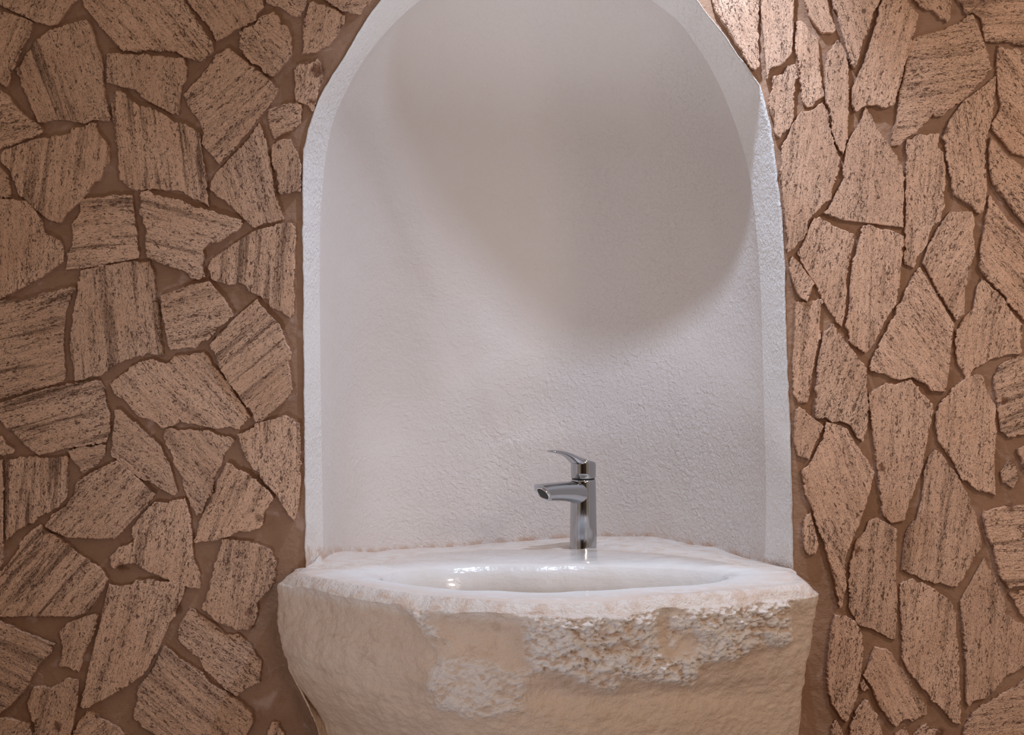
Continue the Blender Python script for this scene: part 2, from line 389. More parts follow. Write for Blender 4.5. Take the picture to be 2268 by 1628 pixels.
# ------------------------------------------------------------------ cladding stones
# (grain angle in degrees, dark banding, outline in the 2268x1628 frame)
STONES = [
(60,.3,[(-20,-20),(-20,2),(0,10),(22,22),(74,47),(106,56),(125,54),(157,10),(172,-2),(172,-20)]),
(68,.5,[(-20,15),(0,23),(27,31),(72,50),(70,66),(59,93),(34,140),(26,157),(23,177),(15,192),(0,182),(-20,170)]),
(-70,1,[(33,152),(45,145),(79,86),(108,68),(128,61),(160,50),(192,41),(200,57),(211,84),(216,106),(225,123),(226,172),(231,204),(238,236),(244,256),(240,268),(204,265),(187,274),(147,267),(118,264),(84,271),(61,219)]),
(-48,.5,[(183,6),(194,-20),(404,-20),(407,0),(409,5),(419,20),(453,69),(471,93),(473,113),(441,136),(409,128),(389,114),(360,113),(349,114),(327,109),(295,114),(273,114),(260,101),(233,71),(214,47),(187,15)]),
(-58,.5,[(413,-20),(413,0),(424,17),(466,61),(479,91),(537,59),(569,42),(570,29),(585,15),(581,0),(581,-20)]),
(-25,.3,[(590,-20),(590,5),(620,15),(643,31),(665,37),(679,0),(684,-20)]),
(80,.5,[(677,27),(684,5),(694,2),(724,12),(743,20),(764,33),(762,52),(752,66),(743,81),(724,101),(702,113),(667,120),(672,98),(671,42)]),
(5,.8,[(700,-20),(715,-2),(750,18),(775,28),(797,31),(812,12),(825,-6),(832,-20)]),
(-40,.4,[(530,71),(542,60),(566,52),(576,39),(606,25),(616,34),(620,54),(635,57),(645,81),(646,118),(638,135),(606,169),(596,167),(574,147),(547,130),(530,106)]),
(80,.6,[(651,147),(665,141),(687,141),(704,130),(712,147),(714,182),(704,204),(699,226),(692,246),(682,233),(655,224),(652,209),(654,187)]),
(25,.5,[(592,243),(608,236),(655,226),(668,231),(666,273),(650,285),(620,297),(608,308),(601,290),(593,265)]),
(85,.5,[(602,327),(613,312),(643,307),(650,327),(660,342),(667,364),(666,400),(665,425),(623,432),(615,424),(614,385),(602,365)]),
(42,.4,[(404,209),(441,172),(466,138),(478,120),(505,104),(537,130),(569,155),(593,172),(603,187),(616,199),(606,219),(576,258),(532,310),(485,364),(445,317),(451,295),(434,258),(414,231)]),
(-80,.2,[(236,118),(295,120),(360,124),(407,128),(413,147),(412,177),(400,209),(396,257),(377,250),(371,247),(344,233),(312,214),(302,199),(270,192),(236,183)]),
(-83,1.1,[(255,201),(265,200),(278,206),(287,219),(307,236),(342,241),(369,256),(382,268),(424,283),(441,295),(448,344),(455,400),(457,403),(463,459),(448,447),(421,437),(397,422),(364,422),(334,418),(300,422),(283,415),(270,400),(265,399),(260,344),(253,278),(246,231)]),
(15,.3,[(-20,190),(0,199),(15,209),(27,226),(52,253),(81,273),(98,289),(93,295),(37,317),(0,330),(-20,335)]),
(82,.7,[(0,344),(7,332),(49,317),(84,305),(133,300),(157,295),(160,283),(187,280),(204,270),(214,273),(216,292),(231,310),(243,327),(242,361),(229,378),(221,400),(209,402),(192,429),(177,447),(157,464),(147,471),(135,495),(108,488),(79,466),(57,444),(37,425),(32,400),(27,400),(22,378),(0,356)]),
(60,.3,[(-20,362),(0,370),(17,388),(24,425),(22,437),(-20,436)]),
(88,.15,[(-20,438),(0,439),(57,444),(79,468),(93,491),(98,515),(133,535),(141,557),(140,579),(108,604),(81,621),(57,633),(0,663),(-20,672)]),
(3,.9,[(177,447),(182,439),(221,437),(253,431),(292,432),(297,474),(305,538),(307,572),(246,582),(216,589),(177,594),(143,598),(150,572),(147,562),(160,543),(161,520),(157,496),(172,479),(177,464)]),
(-15,.7,[(312,425),(332,424),(360,437),(397,442),(429,457),(463,466),(498,476),(532,486),(538,498),(517,515),(488,535),(463,540),(448,555),(453,577),(446,589),(456,614),(441,620),(424,616),(417,604),(387,594),(364,587),(324,570),(322,538),(324,510),(317,481),(310,474)]),
(-86,.8,[(177,599),(216,590),(246,585),(295,577),(332,578),(338,597),(343,633),(354,714),(361,789),(327,783),(295,793),(270,802),(248,812),(221,834),(204,834),(187,842),(165,844),(160,800),(155,768),(155,739),(162,707),(165,670),(172,646)]),
(10,.35,[(354,655),(370,650),(385,643),(421,631),(463,622),(471,633),(493,658),(517,700),(498,717),(483,724),(463,751),(446,756),(434,771),(417,769),(378,775),(373,765),(364,715),(357,680)]),
(87,.9,[(460,594),(466,577),(507,547),(547,520),(571,508),(601,501),(618,496),(645,493),(653,503),(652,547),(652,582),(648,636),(652,651),(650,690),(643,705),(628,695),(598,680),(596,665),(571,655),(554,648),(542,631),(527,626),(507,632),(488,626),(466,616)]),
(-75,.3,[(468,400),(478,383),(520,339),(552,305),(564,285),(574,271),(581,285),(589,317),(598,356),(606,400),(613,437),(627,486),(606,492),(569,502),(561,504),(539,484),(522,466),(498,444),(478,432),(465,420)]),
(15,1,[(-20,668),(0,665),(49,665),(98,648),(157,636),(167,640),(157,660),(145,690),(140,732),(140,768),(143,800),(145,837),(138,847),(98,857),(0,884),(-20,889)]),
(15,1.3,[(-20,895),(0,892),(98,862),(138,853),(197,844),(221,843),(229,859),(238,906),(244,915),(243,960),(235,980),(152,993),(111,1004),(86,1009),(59,989),(29,957),(15,950),(0,930),(-20,915)]),
(10,.9,[(149,998),(195,989),(234,986),(232,1009),(214,1033),(182,1049),(170,1029),(157,1011)]),
(60,.3,[(-20,955),(3,965),(12,985),(32,997),(29,1003),(10,1009),(-20,1010)]),
(-45,.4,[(242,849),(305,802),(332,795),(367,806),(376,800),(385,788),(451,780),(466,800),(483,820),(517,866),(555,925),(542,935),(530,952),(512,947),(478,950),(434,941),(402,935),(360,949),(356,947),(344,935),(302,920),(278,891),(251,869)]),
(40,.9,[(464,764),(517,707),(569,662),(591,692),(620,719),(627,737),(633,759),(645,783),(639,800),(645,849),(649,864),(628,891),(606,911),(581,933),(566,935),(561,918),(535,886),(488,820),(484,800),(478,790)]),
(-35,.4,[(253,908),(265,908),(292,933),(322,957),(354,987),(376,1033),(393,1092),(386,1099),(344,1075),(302,1055),(260,1021),(247,1011),(248,972),(253,938)]),
(-52,.4,[(360,967),(364,952),(375,948),(402,952),(463,953),(478,962),(507,967),(520,977),(498,1004),(493,1024),(471,1060),(473,1090),(458,1110),(446,1137),(434,1142),(407,1090),(402,1056),(385,1029),(376,997),(367,987)]),
(88,.5,[(525,962),(561,947),(569,937),(606,928),(633,920),(662,938),(664,972),(665,1070),(660,1120),(652,1154),(638,1140),(612,1095),(584,1068),(573,1046),(556,1033),(542,1009)]),
(65,.5,[(502,1024),(512,1029),(522,1038),(542,1046),(564,1060),(577,1073),(594,1085),(606,1105),(586,1137),(576,1171),(544,1177),(530,1176),(507,1188),(478,1196),(459,1200),(430,1201),(446,1144),(466,1107),(490,1051)]),
(88,1,[(10,1017),(147,1010),(150,1070),(147,1102),(128,1124),(88,1144),(74,1159),(37,1176),(14,1197),(11,1197),(10,1100)]),
(88,.6,[(-20,1018),(5,1018),(6,1100),(6,1200),(3,1250),(0,1256),(-20,1263)]),
(45,.5,[(100,1166),(115,1139),(147,1122),(165,1092),(172,1065),(209,1043),(258,1019),(295,1048),(324,1078),(345,1095),(314,1132),(283,1164),(253,1194),(209,1193),(152,1191),(120,1178)]),
(78,.7,[(295,1200),(292,1169),(314,1139),(342,1112),(373,1114),(400,1105),(409,1103),(421,1144),(426,1193),(428,1239),(441,1271),(442,1303),(420,1303),(376,1287),(360,1279),(323,1263),(300,1247),(276,1250),(250,1258),(242,1234),(263,1213)]),
(50,.9,[(-20,1276),(0,1266),(16,1250),(34,1226),(45,1200),(64,1180),(88,1162),(98,1174),(122,1185),(150,1206),(184,1234),(226,1263),(240,1284),(216,1326),(197,1355),(163,1366),(0,1366),(-20,1366)]),
(82,.5,[(490,1193),(481,1234),(465,1287),(458,1320),(446,1348),(478,1376),(505,1389),(518,1395),(557,1395),(568,1368),(572,1331),(589,1313),(604,1300),(612,1253),(597,1216),(570,1205),(544,1198)]),
(-35,.3,[(420,1347),(434,1358),(476,1384),(499,1405),(528,1405),(547,1424),(565,1445),(578,1466),(576,1513),(547,1526),(523,1544),(491,1521),(473,1502),(449,1479),(439,1455),(413,1437),(394,1416),(397,1384)]),
(76,.4,[(242,1292),(263,1300),(292,1295),(300,1285),(342,1284),(400,1290),(411,1297),(407,1316),(389,1358),(373,1389),(363,1410),(347,1447),(321,1492),(284,1518),(250,1539),(210,1558),(195,1568),(179,1564),(205,1450),(224,1371)]),
(70,.4,[(131,1400),(147,1381),(181,1368),(210,1360),(218,1364),(211,1395),(193,1434),(184,1450),(174,1491),(147,1479),(131,1476),(137,1437)]),
(-25,.8,[(-20,1365),(0,1374),(34,1392),(122,1426),(113,1447),(84,1476),(66,1510),(53,1531),(24,1563),(0,1580),(-20,1590)]),
(75,.6,[(60,1558),(74,1521),(113,1523),(131,1513),(150,1502),(174,1505),(172,1552),(163,1594),(145,1650),(76,1650),(76,1602),(63,1573)]),
(45,.2,[(-20,1590),(0,1590),(26,1592),(65,1603),(70,1628),(75,1650),(-20,1650)]),
(45,.3,[(195,1576),(216,1584),(237,1597),(263,1613),(285,1632),(285,1650),(150,1650),(162,1621),(181,1589)]),
(-40,.6,[(363,1431),(377,1440),(407,1466),(447,1489),(465,1513),(486,1526),(528,1552),(557,1579),(562,1600),(545,1628),(540,1650),(350,1650),(347,1628),(316,1610),(295,1587),(305,1547),(306,1521),(316,1513),(344,1471),(350,1452)]),
(70,.7,[(590,1650),(592,1620),(605,1597),(618,1602),(628,1628),(632,1650)]),
# right hand side
(-70,.5,[(1572,-20),(1578,5),(1590,29),(1608,58),(1622,82),(1641,108),(1651,130),(1663,150),(1673,156),(1682,147),(1680,118),(1679,55),(1681,15),(1678,-20)]),
(85,.4,[(1697,-20),(1686,20),(1689,69),(1694,118),(1698,176),(1707,152),(1734,143),(1754,118),(1757,74),(1759,0),(1760,-20)]),
(85,.3,[(1764,47),(1776,46),(1786,57),(1796,74),(1813,84),(1816,123),(1818,167),(1825,204),(1826,213),(1815,219),(1800,236),(1788,238),(1777,222),(1773,172),(1770,135),(1763,110)]),
(-72,.1,[(1782,-20),(1784,0),(1793,37),(1818,71),(1845,74),(1851,66),(1839,32),(1833,0),(1830,-20)]),
(-75,.3,[(1842,-20),(1845,0),(1857,47),(1868,85),(1879,123),(1889,150),(1897,145),(1910,98),(1932,34),(1949,0),(1955,-20)]),
(75,.5,[(1962,-20),(1954,0),(1937,64),(1920,118),(1907,152),(1888,197),(1888,231),(1895,247),(1915,236),(1942,233),(1961,240),(1979,233),(1993,192),(2006,135),(2025,74),(2035,32),(2015,12),(2009,0),(2006,-20)]),
(-60,.3,[(2020,-20),(2027,2),(2050,20),(2067,22),(2084,42),(2098,50),(2106,42),(2107,0),(2107,-20)]),
(3,.7,[(2115,-20),(2121,0),(2141,32),(2158,30),(2173,42),(2182,91),(2217,93),(2268,101),(2290,104),(2290,-20)]),
(8,.4,[(2015,98),(2025,84),(2052,76),(2089,66),(2124,49),(2143,34),(2157,34),(2170,66),(2185,106),(2197,152),(2187,165),(2155,201),(2131,224),(2104,241),(2087,258),(2065,256),(2050,273),(2030,295),(2008,305),(1991,324),(1976,324),(1979,290),(1986,265),(1991,216),(2006,147)]),
(-50,.5,[(2212,98),(2227,108),(2251,106),(2268,120),(2290,125),(2290,350),(2268,347),(2244,340),(2217,307),(2195,283),(2212,248),(2217,229),(2212,209),(2209,172),(2207,138)]),
(-80,.2,[(2206,168),(2205,197),(2195,270),(2185,307),(2182,332),(2185,400),(2183,449),(2179,466),(2163,471),(2155,457),(2131,444),(2114,432),(2110,400),(2104,383),(2096,329),(2089,305),(2104,265),(2133,224),(2155,209),(2173,194)]),
(84,.5,[(2008,310),(2035,297),(2082,296),(2077,322),(2090,337),(2095,369),(2095,400),(2095,400),(2090,437),(2093,457),(2082,491),(2065,503),(2055,533),(2045,557),(2030,570),(2025,594),(2004,584),(2006,498),(2007,400)]),
(84,.15,[(1916,237),(1929,253),(1944,287),(1961,310),(2001,369),(2003,400),(2002,504),(1868,488),(1824,472),(1836,461),(1868,400),(1871,360),(1876,319),(1893,290),(1910,260)]),
(83,.5,[(1776,246),(1800,243),(1822,226),(1834,246),(1839,290),(1852,330),(1862,350),(1856,385),(1846,410),(1841,442),(1828,448),(1809,471),(1792,486),(1782,525),(1760,550),(1744,560),(1741,500),(1735,440),(1731,400),(1730,344),(1738,314),(1754,278)]),
(86,.4,[(1857,88),(1869,108),(1879,138),(1880,209),(1879,278),(1875,315),(1867,342),(1857,325),(1843,290),(1838,243),(1829,222),(1828,147),(1833,118)]),
(85,.4,[(1712,170),(1737,162),(1745,145),(1762,142),(1767,165),(1760,190),(1759,221),(1759,258),(1749,283),(1729,306),(1716,292),(1717,275),(1704,241),(1703,226),(1712,197)]),
(78,.3,[(1804,481),(1816,479),(1836,493),(1865,508),(1892,518),(1892,538),(1885,567),(1878,592),(1877,646),(1872,695),(1865,725),(1853,714),(1831,678),(1809,633),(1782,594),(1767,560),(1782,533),(1794,503)]),
(60,.1,[(1749,582),(1755,567),(1772,584),(1789,609),(1804,628),(1797,646),(1789,669),(1772,658),(1756,626),(1749,597)]),
(86,.5,[(1910,500),(1930,498),(1954,508),(1976,511),(2002,524),(1998,572),(1993,621),(1988,670),(1966,702),(1944,744),(1932,771),(1917,783),(1890,765),(1874,725),(1884,670),(1883,636),(1888,597),(1897,552),(1907,523)]),
(65,.4,[(2104,469),(2153,469),(2158,486),(2155,511),(2160,560),(2143,609),(2137,641),(2136,695),(2119,710),(2091,665),(2057,604),(2044,582),(2055,547),(2077,506)]),
(-55,.4,[(2038,592),(2114,718),(2111,732),(2105,800),(2095,868),(2065,866),(2050,849),(2020,837),(1991,842),(1961,829),(1929,822),(1925,812),(1932,793),(1966,727),(2006,646)]),
(82,.4,[(2175,614),(2190,628),(2224,662),(2239,689),(2264,719),(2263,783),(2232,786),(2195,796),(2175,810),(2158,817),(2142,841),(2121,800),(2116,756),(2116,734),(2133,710),(2158,680),(2165,631)]),
(-45,.7,[(2192,432),(2212,461),(2237,491),(2268,515),(2290,530),(2290,728),(2268,708),(2244,683),(2224,654),(2187,619),(2171,594),(2171,560),(2178,518),(2185,474)]),
(-52,.5,[(2190,330),(2195,303),(2212,324),(2232,348),(2268,372),(2290,384),(2290,516),(2268,493),(2237,455),(2219,433),(2200,405),(2191,370)]),
(84,.5,[(1764,670),(1824,662),(1819,683),(1816,727),(1819,744),(1812,769),(1805,800),(1797,849),(1789,892),(1770,893),(1757,871),(1757,800),(1762,719)]),
(68,.3,[(1843,717),(1870,754),(1907,800),(1920,817),(1920,869),(1923,923),(1919,955),(1912,978),(1899,970),(1885,943),(1860,933),(1843,935),(1826,923),(1814,928),(1807,918),(1812,800),(1825,735)]),
(70,.1,[(1763,906),(1771,901),(1797,925),(1824,945),(1804,984),(1792,1020),(1768,1009),(1759,977)]),
(-68,.5,[(1830,935),(1860,941),(1878,952),(1895,984),(1919,1014),(1937,1046),(1925,1095),(1905,1156),(1885,1200),(1876,1225),(1871,1240),(1873,1290),(1874,1303),(1866,1343),(1860,1348),(1852,1300),(1840,1250),(1822,1195),(1809,1164),(1797,1119),(1782,1095),(1777,1041),(1791,1031),(1798,1018),(1815,985),(1828,955)]),
(86,.25,[(1925,871),(1954,854),(1961,848),(1983,852),(2006,843),(2018,841),(2040,869),(2067,896),(2065,923),(2055,972),(2047,1016),(2040,1048),(2028,1083),(2013,1119),(2004,1154),(1974,1159),(1956,1139),(1949,1083),(1942,1021),(1932,947),(1926,898)]),
(86,.35,[(2073,918),(2089,884),(2128,847),(2163,827),(2178,834),(2187,869),(2205,898),(2206,972),(2203,1021),(2206,1099),(2190,1090),(2165,1087),(2148,1070),(2133,1065),(2112,1024),(2081,980),(2074,947)]),
(20,.9,[(2202,837),(2212,812),(2227,802),(2268,788),(2290,782),(2290,960),(2268,962),(2234,971),(2217,952),(2212,918),(2207,880)]),
(60,.3,[(2254,994),(2268,987),(2290,980),(2290,1080),(2268,1035)]),
(30,.8,[(2217,1046),(2237,1019),(2252,1033),(2258,1060),(2246,1080),(2222,1065)]),
(82,.6,[(2072,994),(2094,1018),(2122,1053),(2141,1090),(2156,1129),(2168,1164),(2175,1200),(2174,1211),(2149,1253),(2120,1303),(2092,1295),(2049,1287),(2026,1274),(1998,1264),(2005,1200),(2015,1169),(2030,1154),(2040,1114),(2047,1070),(2047,1046),(2060,1009)]),
(85,.5,[(1925,1156),(1942,1146),(1961,1156),(1988,1173),(1987,1200),(1987,1216),(1985,1266),(1989,1331),(1984,1418),(1973,1416),(1936,1395),(1905,1387),(1888,1363),(1880,1347),(1883,1253),(1896,1200),(1899,1195),(1917,1178)]),
(83,.5,[(1995,1294),(2018,1283),(2052,1294),(2078,1312),(2105,1331),(2118,1358),(2120,1410),(2125,1489),(2129,1606),(2113,1602),(2094,1581),(2078,1563),(2057,1537),(2036,1513),(2013,1489),(2001,1463),(1998,1384),(1994,1331)]),
(86,.5,[(2181,1236),(2189,1258),(2210,1286),(2226,1331),(2229,1358),(2257,1381),(2290,1402),(2290,1468),(2268,1477),(2247,1490),(2229,1495),(2208,1524),(2184,1548),(2157,1553),(2147,1566),(2141,1555),(2141,1463),(2133,1384),(2128,1331)]),
(2,.8,[(2180,1132),(2212,1124),(2268,1119),(2290,1118),(2290,1293),(2268,1297),(2236,1302),(2220,1287),(2212,1253),(2193,1200),(2187,1183),(2178,1144)]),
(10,.6,[(2236,1314),(2268,1309),(2290,1307),(2290,1375),(2268,1368),(2258,1350),(2246,1328)]),
(8,.3,[(2135,1650),(2135,1615),(2154,1578),(2186,1559),(2231,1529),(2255,1521),(2268,1504),(2290,1492),(2290,1650)]),
(-62,.4,[(1938,1434),(1957,1437),(1976,1447),(1986,1466),(2010,1500),(2031,1537),(2053,1568),(2053,1584),(2036,1589),(2021,1600),(2005,1594),(1984,1611),(1968,1597),(1944,1558),(1934,1528),(1911,1495),(1923,1476)]),
(70,.3,[(1906,1514),(1914,1505),(1928,1528),(1911,1530)]),
(75,.2,[(1884,1650),(1882,1605),(1899,1568),(1915,1549),(1923,1552),(1936,1573),(1950,1600),(1954,1628),(1956,1650)]),
(60,.2,[(1982,1650),(1984,1624),(2005,1610),(2013,1628),(2015,1650)]),
(40,.4,[(2022,1650),(2025,1625),(2040,1608),(2055,1602),(2062,1617),(2085,1622),(2095,1650)]),
(84,.3,[(1849,1363),(1866,1362),(1887,1370),(1906,1395),(1913,1437),(1908,1489),(1898,1542),(1887,1573),(1874,1603),(1858,1581),(1842,1560),(1834,1515),(1834,1463),(1839,1410)]),
(84,.3,[(1842,1650),(1843,1620),(1852,1596),(1866,1615),(1873,1650)]),
(84,.3,[(1782,1212),(1778,1180),(1786,1148),(1795,1134),(1803,1165),(1814,1205),(1806,1228),(1792,1230)]),
]

def build_stones():
    V, Fc, UV, BA, SH = [], [], [], [], []
    def add(poly, ang, band, shade, amp, hw=None):
        # ragged outline
        pts = []; dirs = []
        n = len(poly)
        for i in range(n):
            a, b = np.array(poly[i]), np.array(poly[(i+1) % n]); e = b-a; L = np.hypot(*e)
            if L < 1e-6: continue
            m = max(1, int(L/.0022)); nrm = np.array([-e[1], e[0]])/L
            ea = amp*random.choice((.35, .8, 1, 1.2))
            for k in range(m):
                t = k/m; w = math.sin(math.pi*t)**.5 if m > 1 else 0
                pts.append(a+e*t); dirs.append(nrm*ea*(.35+.65*w))
        pts = np.array(pts); m = len(pts); z3 = np.full((m, 1), 3.1)
        dj = (fbm(np.c_[pts*110, z3], 2, 11)-.5)*2*.0026+(fbm(np.c_[pts*420, z3], 2, 5)-.5)*.0046
        pts = pts+np.array(dirs)*dj[:, None]; c = pts.mean(0)
        th = random.uniform(.007, .012); gx, gz = random.uniform(-.008, .008), random.uniform(-.008, .008)
        base = len(V)
        off = np.array([random.uniform(0, 40), random.uniform(0, 40)])
        ca, sa = math.cos(math.radians(ang)), math.sin(math.radians(ang))
        d = pts-c; r = np.hypot(d[:, 0], d[:, 1])[:, None]
        ins = c+d*(1-.0011/np.maximum(r, .01))
        for ring, yy in ((pts, lambda q: .003), (pts, lambda q: -th+.0012+gx*(q[0]-c[0])+gz*(q[1]-c[1])), (ins, lambda q: -th+gx*(q[0]-c[0])+gz*(q[1]-c[1]))):
            for q in ring:
                y = yy(q); V.append((q[0], y, q[1]))
                u, v = q[0]*ca+q[1]*sa, -q[0]*sa+q[1]*ca
                UV.append((u+off[0], v+off[1]+y)); BA.append(band); SH.append(shade)
        area = sum(pts[i][0]*pts[(i+1) % m][1]-pts[(i+1) % m][0]*pts[i][1] for i in range(m))
        idx = list(range(m))
        if area < 0: idx.reverse()
        for rr in (0, 1):
            for k in range(m):
                a, b = idx[k], idx[(k+1) % m]
                Fc.append((base+rr*m+a, base+rr*m+b, base+(rr+1)*m+b, base+(rr+1)*m+a))
        Fc.append(tuple(base+2*m+i for i in idx))
    for ang, band, px in STONES:
        sh = random.uniform(.93, 1.05)
        ex = random.uniform(20, 60); ez = random.uniform(15, 45)
        q = []
        for x, y in px:
            k = 10*math.sin(y*.13+x*.05)
            if x <= -20: x -= ex+k
            if x >= 2290: x += ex+k
            if y <= -20: y -= ez+k
            if y >= 1650: y += ez+k
            p = P(x, y, -.009); q.append((p[0], p[2]))
        add(q, ang, band, sh, 1.0)
    # the cladding runs on past the frame: irregular slabs cut from a jittered grid
    def clip(poly, mx, my, nx, ny):
        out = []
        for i in range(len(poly)):
            a, b = poly[i], poly[(i+1) % len(poly)]
            da = (a[0]-mx)*nx+(a[1]-my)*ny; db = (b[0]-mx)*nx+(b[1]-my)*ny
            if da <= 0: out.append(a)
            if da*db < 0:
                t = da/(da-db); out.append((a[0]+(b[0]-a[0])*t, a[1]+(b[1]-a[1])*t))
        return out
    def region(x0, x1, z0, z1, g=.125):
        nx, nz = max(1, round((x1-x0)/g)), max(1, round((z1-z0)/(g*1.15)))
        S = [(x0+(i+.5+random.uniform(-.38, .38))*(x1-x0)/nx, z0+(j+.5+random.uniform(-.38, .38))*(z1-z0)/nz) for i in range(nx) for j in range(nz)]
        for s in S:
            poly = [(x0, z0), (x1, z0), (x1, z1), (x0, z1)]
            for t in S:
                dx, dz = t[0]-s[0], t[1]-s[1]; L = math.hypot(dx, dz)
                if L < 1e-6 or L > .45: continue
                k = .5-.006/L
                poly = clip(poly, s[0]+dx*k, s[1]+dz*k, dx, dz)
                if len(poly) < 3: break
            if len(poly) < 3: continue
            if any(abs(x-.058) < .40 and z < 1.97 and z > .1 for x, z in poly) and z0 > 1.5: continue
            q = []
            for x, z in poly:           # toothed joint towards the stones in view
                h = .5+.5*math.sin(z*97+x*13); g2 = .5+.5*math.sin(x*89+z*7)
                if abs(x-x1) < 1e-6 and x1 < -.42: x -= .07*h
                if abs(x-x0) < 1e-6 and x0 > .6: x += .07*h
                if abs(z-z0) < 1e-6 and z0 > 1.5: z += .05*g2
                q.append((x, z))
            poly = q
            add(poly, random.choice((85, 80, 15, -50, 70)), random.uniform(.2, .9), random.uniform(.93, 1.05), 1.1)
    xl, xr = P(-85, 0)[0], P(2355, 0)[0]; zt, zb = P(0, -75)[2], P(0, 1705)[2]
    region(W0+.02, xl, .02, H-.02); region(xr, W1-.02, .02, H-.02)
    region(xl+.012, xr-.012, zt+.01, H-.02)
    region(xl+.012, -.42, .02, zb-.01); region(.52, xr-.012, .02, zb-.01)
    return V, Fc, UV, BA, SH
V, Fc, UV, BA, SH = build_stones()
st = mesh_obj('stone_cladding', V, Fc, M_STONE, parent=wall, attrs={'band': BA, 'shade': SH}, uv=UV)
st['label'] = 'beige travertine slabs set in brown mortar'

# ------------------------------------------------------------------ stone basin
ZR = .85
FRONT = [(628, 1266), (700, 1284), (800, 1302), (950, 1320), (1100, 1331), (1250, 1333), (1400, 1328), (1550, 1318), (1700, 1305), (1780, 1297), (1806, 1290)]
fr = [PZ(x, y, ZR) for x, y in FRONT]
plan = [(-.336, .0)]+[(-.345, -.03)]+fr+[(.443, -.09), (.441, .0), (.436, .02)]
# the back of the block runs into the niche, a little way into its curved wall
xs_in = [P(714, 1000, Y0)[0], P(1696, 1100, Y0)[0]]
rear = []
for t in np.linspace(0, 1, 40):
    x = xs_in[1]+(xs_in[0]-xs_in[1])*(.5-.5*math.cos(math.pi*t))
    rear.append((x, depth_at(x)+.006))
fl = catmull(plan[1:-2], 460)
plan = np.array(plan[:1]+[tuple(p) for p in fl]+plan[-2:-1]+[(.436, .0), (xs_in[1]+.006, .03)]+rear+[(xs_in[0]-.006, .03), (-.322, .0)])
BC = np.array([.055, -.050])             # bowl centre
BA_, BB_ = .262, .132                    # bowl semi axes
def ray(c, d, poly):
    best = None; n = len(poly)
    for i in range(n):
        a, b = poly[i], poly[(i+1) % n]; e = b-a
        det = d[0]*(-e[1])+d[1]*e[0]
        if abs(det) < 1e-12: continue
        r = a-c; t = (r[0]*(-e[1])+r[1]*e[0])/det; s = (d[0]*r[1]-d[1]*r[0])/det
        if t > 0 and -1e-9 <= s <= 1+1e-9 and (best is None or t > best): best = t
    return best
# angles, dense along the front
angs = []
def arc(a0, a1, n): angs.extend(np.radians(np.linspace(a0, a1, n, endpoint=False)))
# equal steps along the front edge
a_l = math.atan2(-.03-BC[1], -.345-BC[0]); a_r = math.atan2(-.09-BC[1], .443-BC[0])
th = [math.atan2(y-BC[1], x-BC[0]) for x, y in fl]
th = [t if t > 0 else t+2*math.pi for t in th]; th = sorted(th)
angs = th+list(np.linspace(th[-1], th[0]+2*math.pi, 150)[1:-1])
NB = len(angs)
rim = np.array([BC+np.array([math.cos(a), math.sin(a)])*ray(BC, np.array([math.cos(a), math.sin(a)]), plan) for a in angs])
lip = np.array([BC+np.array([math.cos(a)*BA_, math.sin(a)*BB_]) *
                1.0/max(1e-9, math.hypot(math.cos(a)*1, math.sin(a)*1)) for a in angs])
# superposed: lip in the true ray direction
lipr = np.array([1/math.sqrt((math.cos(a)/BA_)**2+(math.sin(a)/BB_)**2) for a in angs])
wob = 1+.03*np.sin(3*np.array(angs)+.6)+.02*np.sin(5*np.array(angs)+2)
lip = np.array([BC+np.array([math.cos(a), math.sin(a)])*r for a, r in zip(angs, lipr*wob)])
isfront = np.array([min(1, max(0, -p[1]/.03+.0)) for p in rim])   # 1 where the rim stands free of the wall

FX, FY, FZ = .1232, .285, .8365
def topz(x, y):
    z = ZR+(fbm(np.stack([x*9, y*9, 0*x], -1), 3, 21)-.5)*.010
    x1, y1 = np.atleast_1d(x), np.atleast_1d(y)
    yb = np.array([depth_at(a) for a in x1])
    w = np.clip((y1+.03)/(yb+.03), 0, 1)**1.6
    zl = np.array([zline(a, b) for a, b in zip(x1, yb)])
    z = z*(1-w)+zl*w
    k = np.clip((np.hypot(x1-FX, y1-FY)-.026)/.02, 0, 1); k = k*k*(3-2*k)     # flat seat for the faucet
    z = z*k+FZ*(1-k)
    return z
tv, tf, at_deep, at_edge = [], [], [], []
# --- bowl rings
bowl_rings = []
for s in np.linspace(.02, 1, 40):
    xy = BC+(lip-BC)*s
    dep = .115*(1-s**3.2)**.62
    bowl_rings.append((xy, s, dep))
for s in np.linspace(0, 1, 12)[1:]:
    # glazed rim around the bowl
    lim = np.where(isfront > .5, .80+.12*np.clip(1-np.abs(rim[:, 0]-.04)/.28, 0, 1), .45)
    xy = lip+(rim-lip)*(s*lim)[:, None]
    bowl_rings.append((xy, 1+s, 0))
RND = .016
free = np.clip(isfront, 0, 1)
def edgedrop(xy):
    return free*RND*np.clip(1-np.linalg.norm(rim-xy, axis=1)/.022, 0, 1)**2
BV, deep, edge, rimf = [], [], [], []
for xy, s, dep in bowl_rings:
    z0 = topz(xy[:, 0], xy[:, 1])
    roll = 0
    if s < 1: z = z0-dep-.010*np.exp(-((1-s)/.05))
    else: z = z0-.010*math.exp(-(s-1)/.22)-edgedrop(xy)
    for (x, y), zz in zip(xy, z):
        BV.append((x, y, zz))
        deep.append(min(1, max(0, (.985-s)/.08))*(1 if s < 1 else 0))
        edge.append(max(0, (s-1.35)/.65) if s > 1 else 0)
        rimf.append(min(1, max(0, (s-1.0)/.3)) if y < .02 else 0)
def ringfaces(nr_, off=0):
    o = []
    for r in range(nr_-1):
        for k in range(NB):
            a, b = off+r*NB+k, off+r*NB+(k+1) % NB
            o.append((a, b, b+NB, a+NB))
    return o
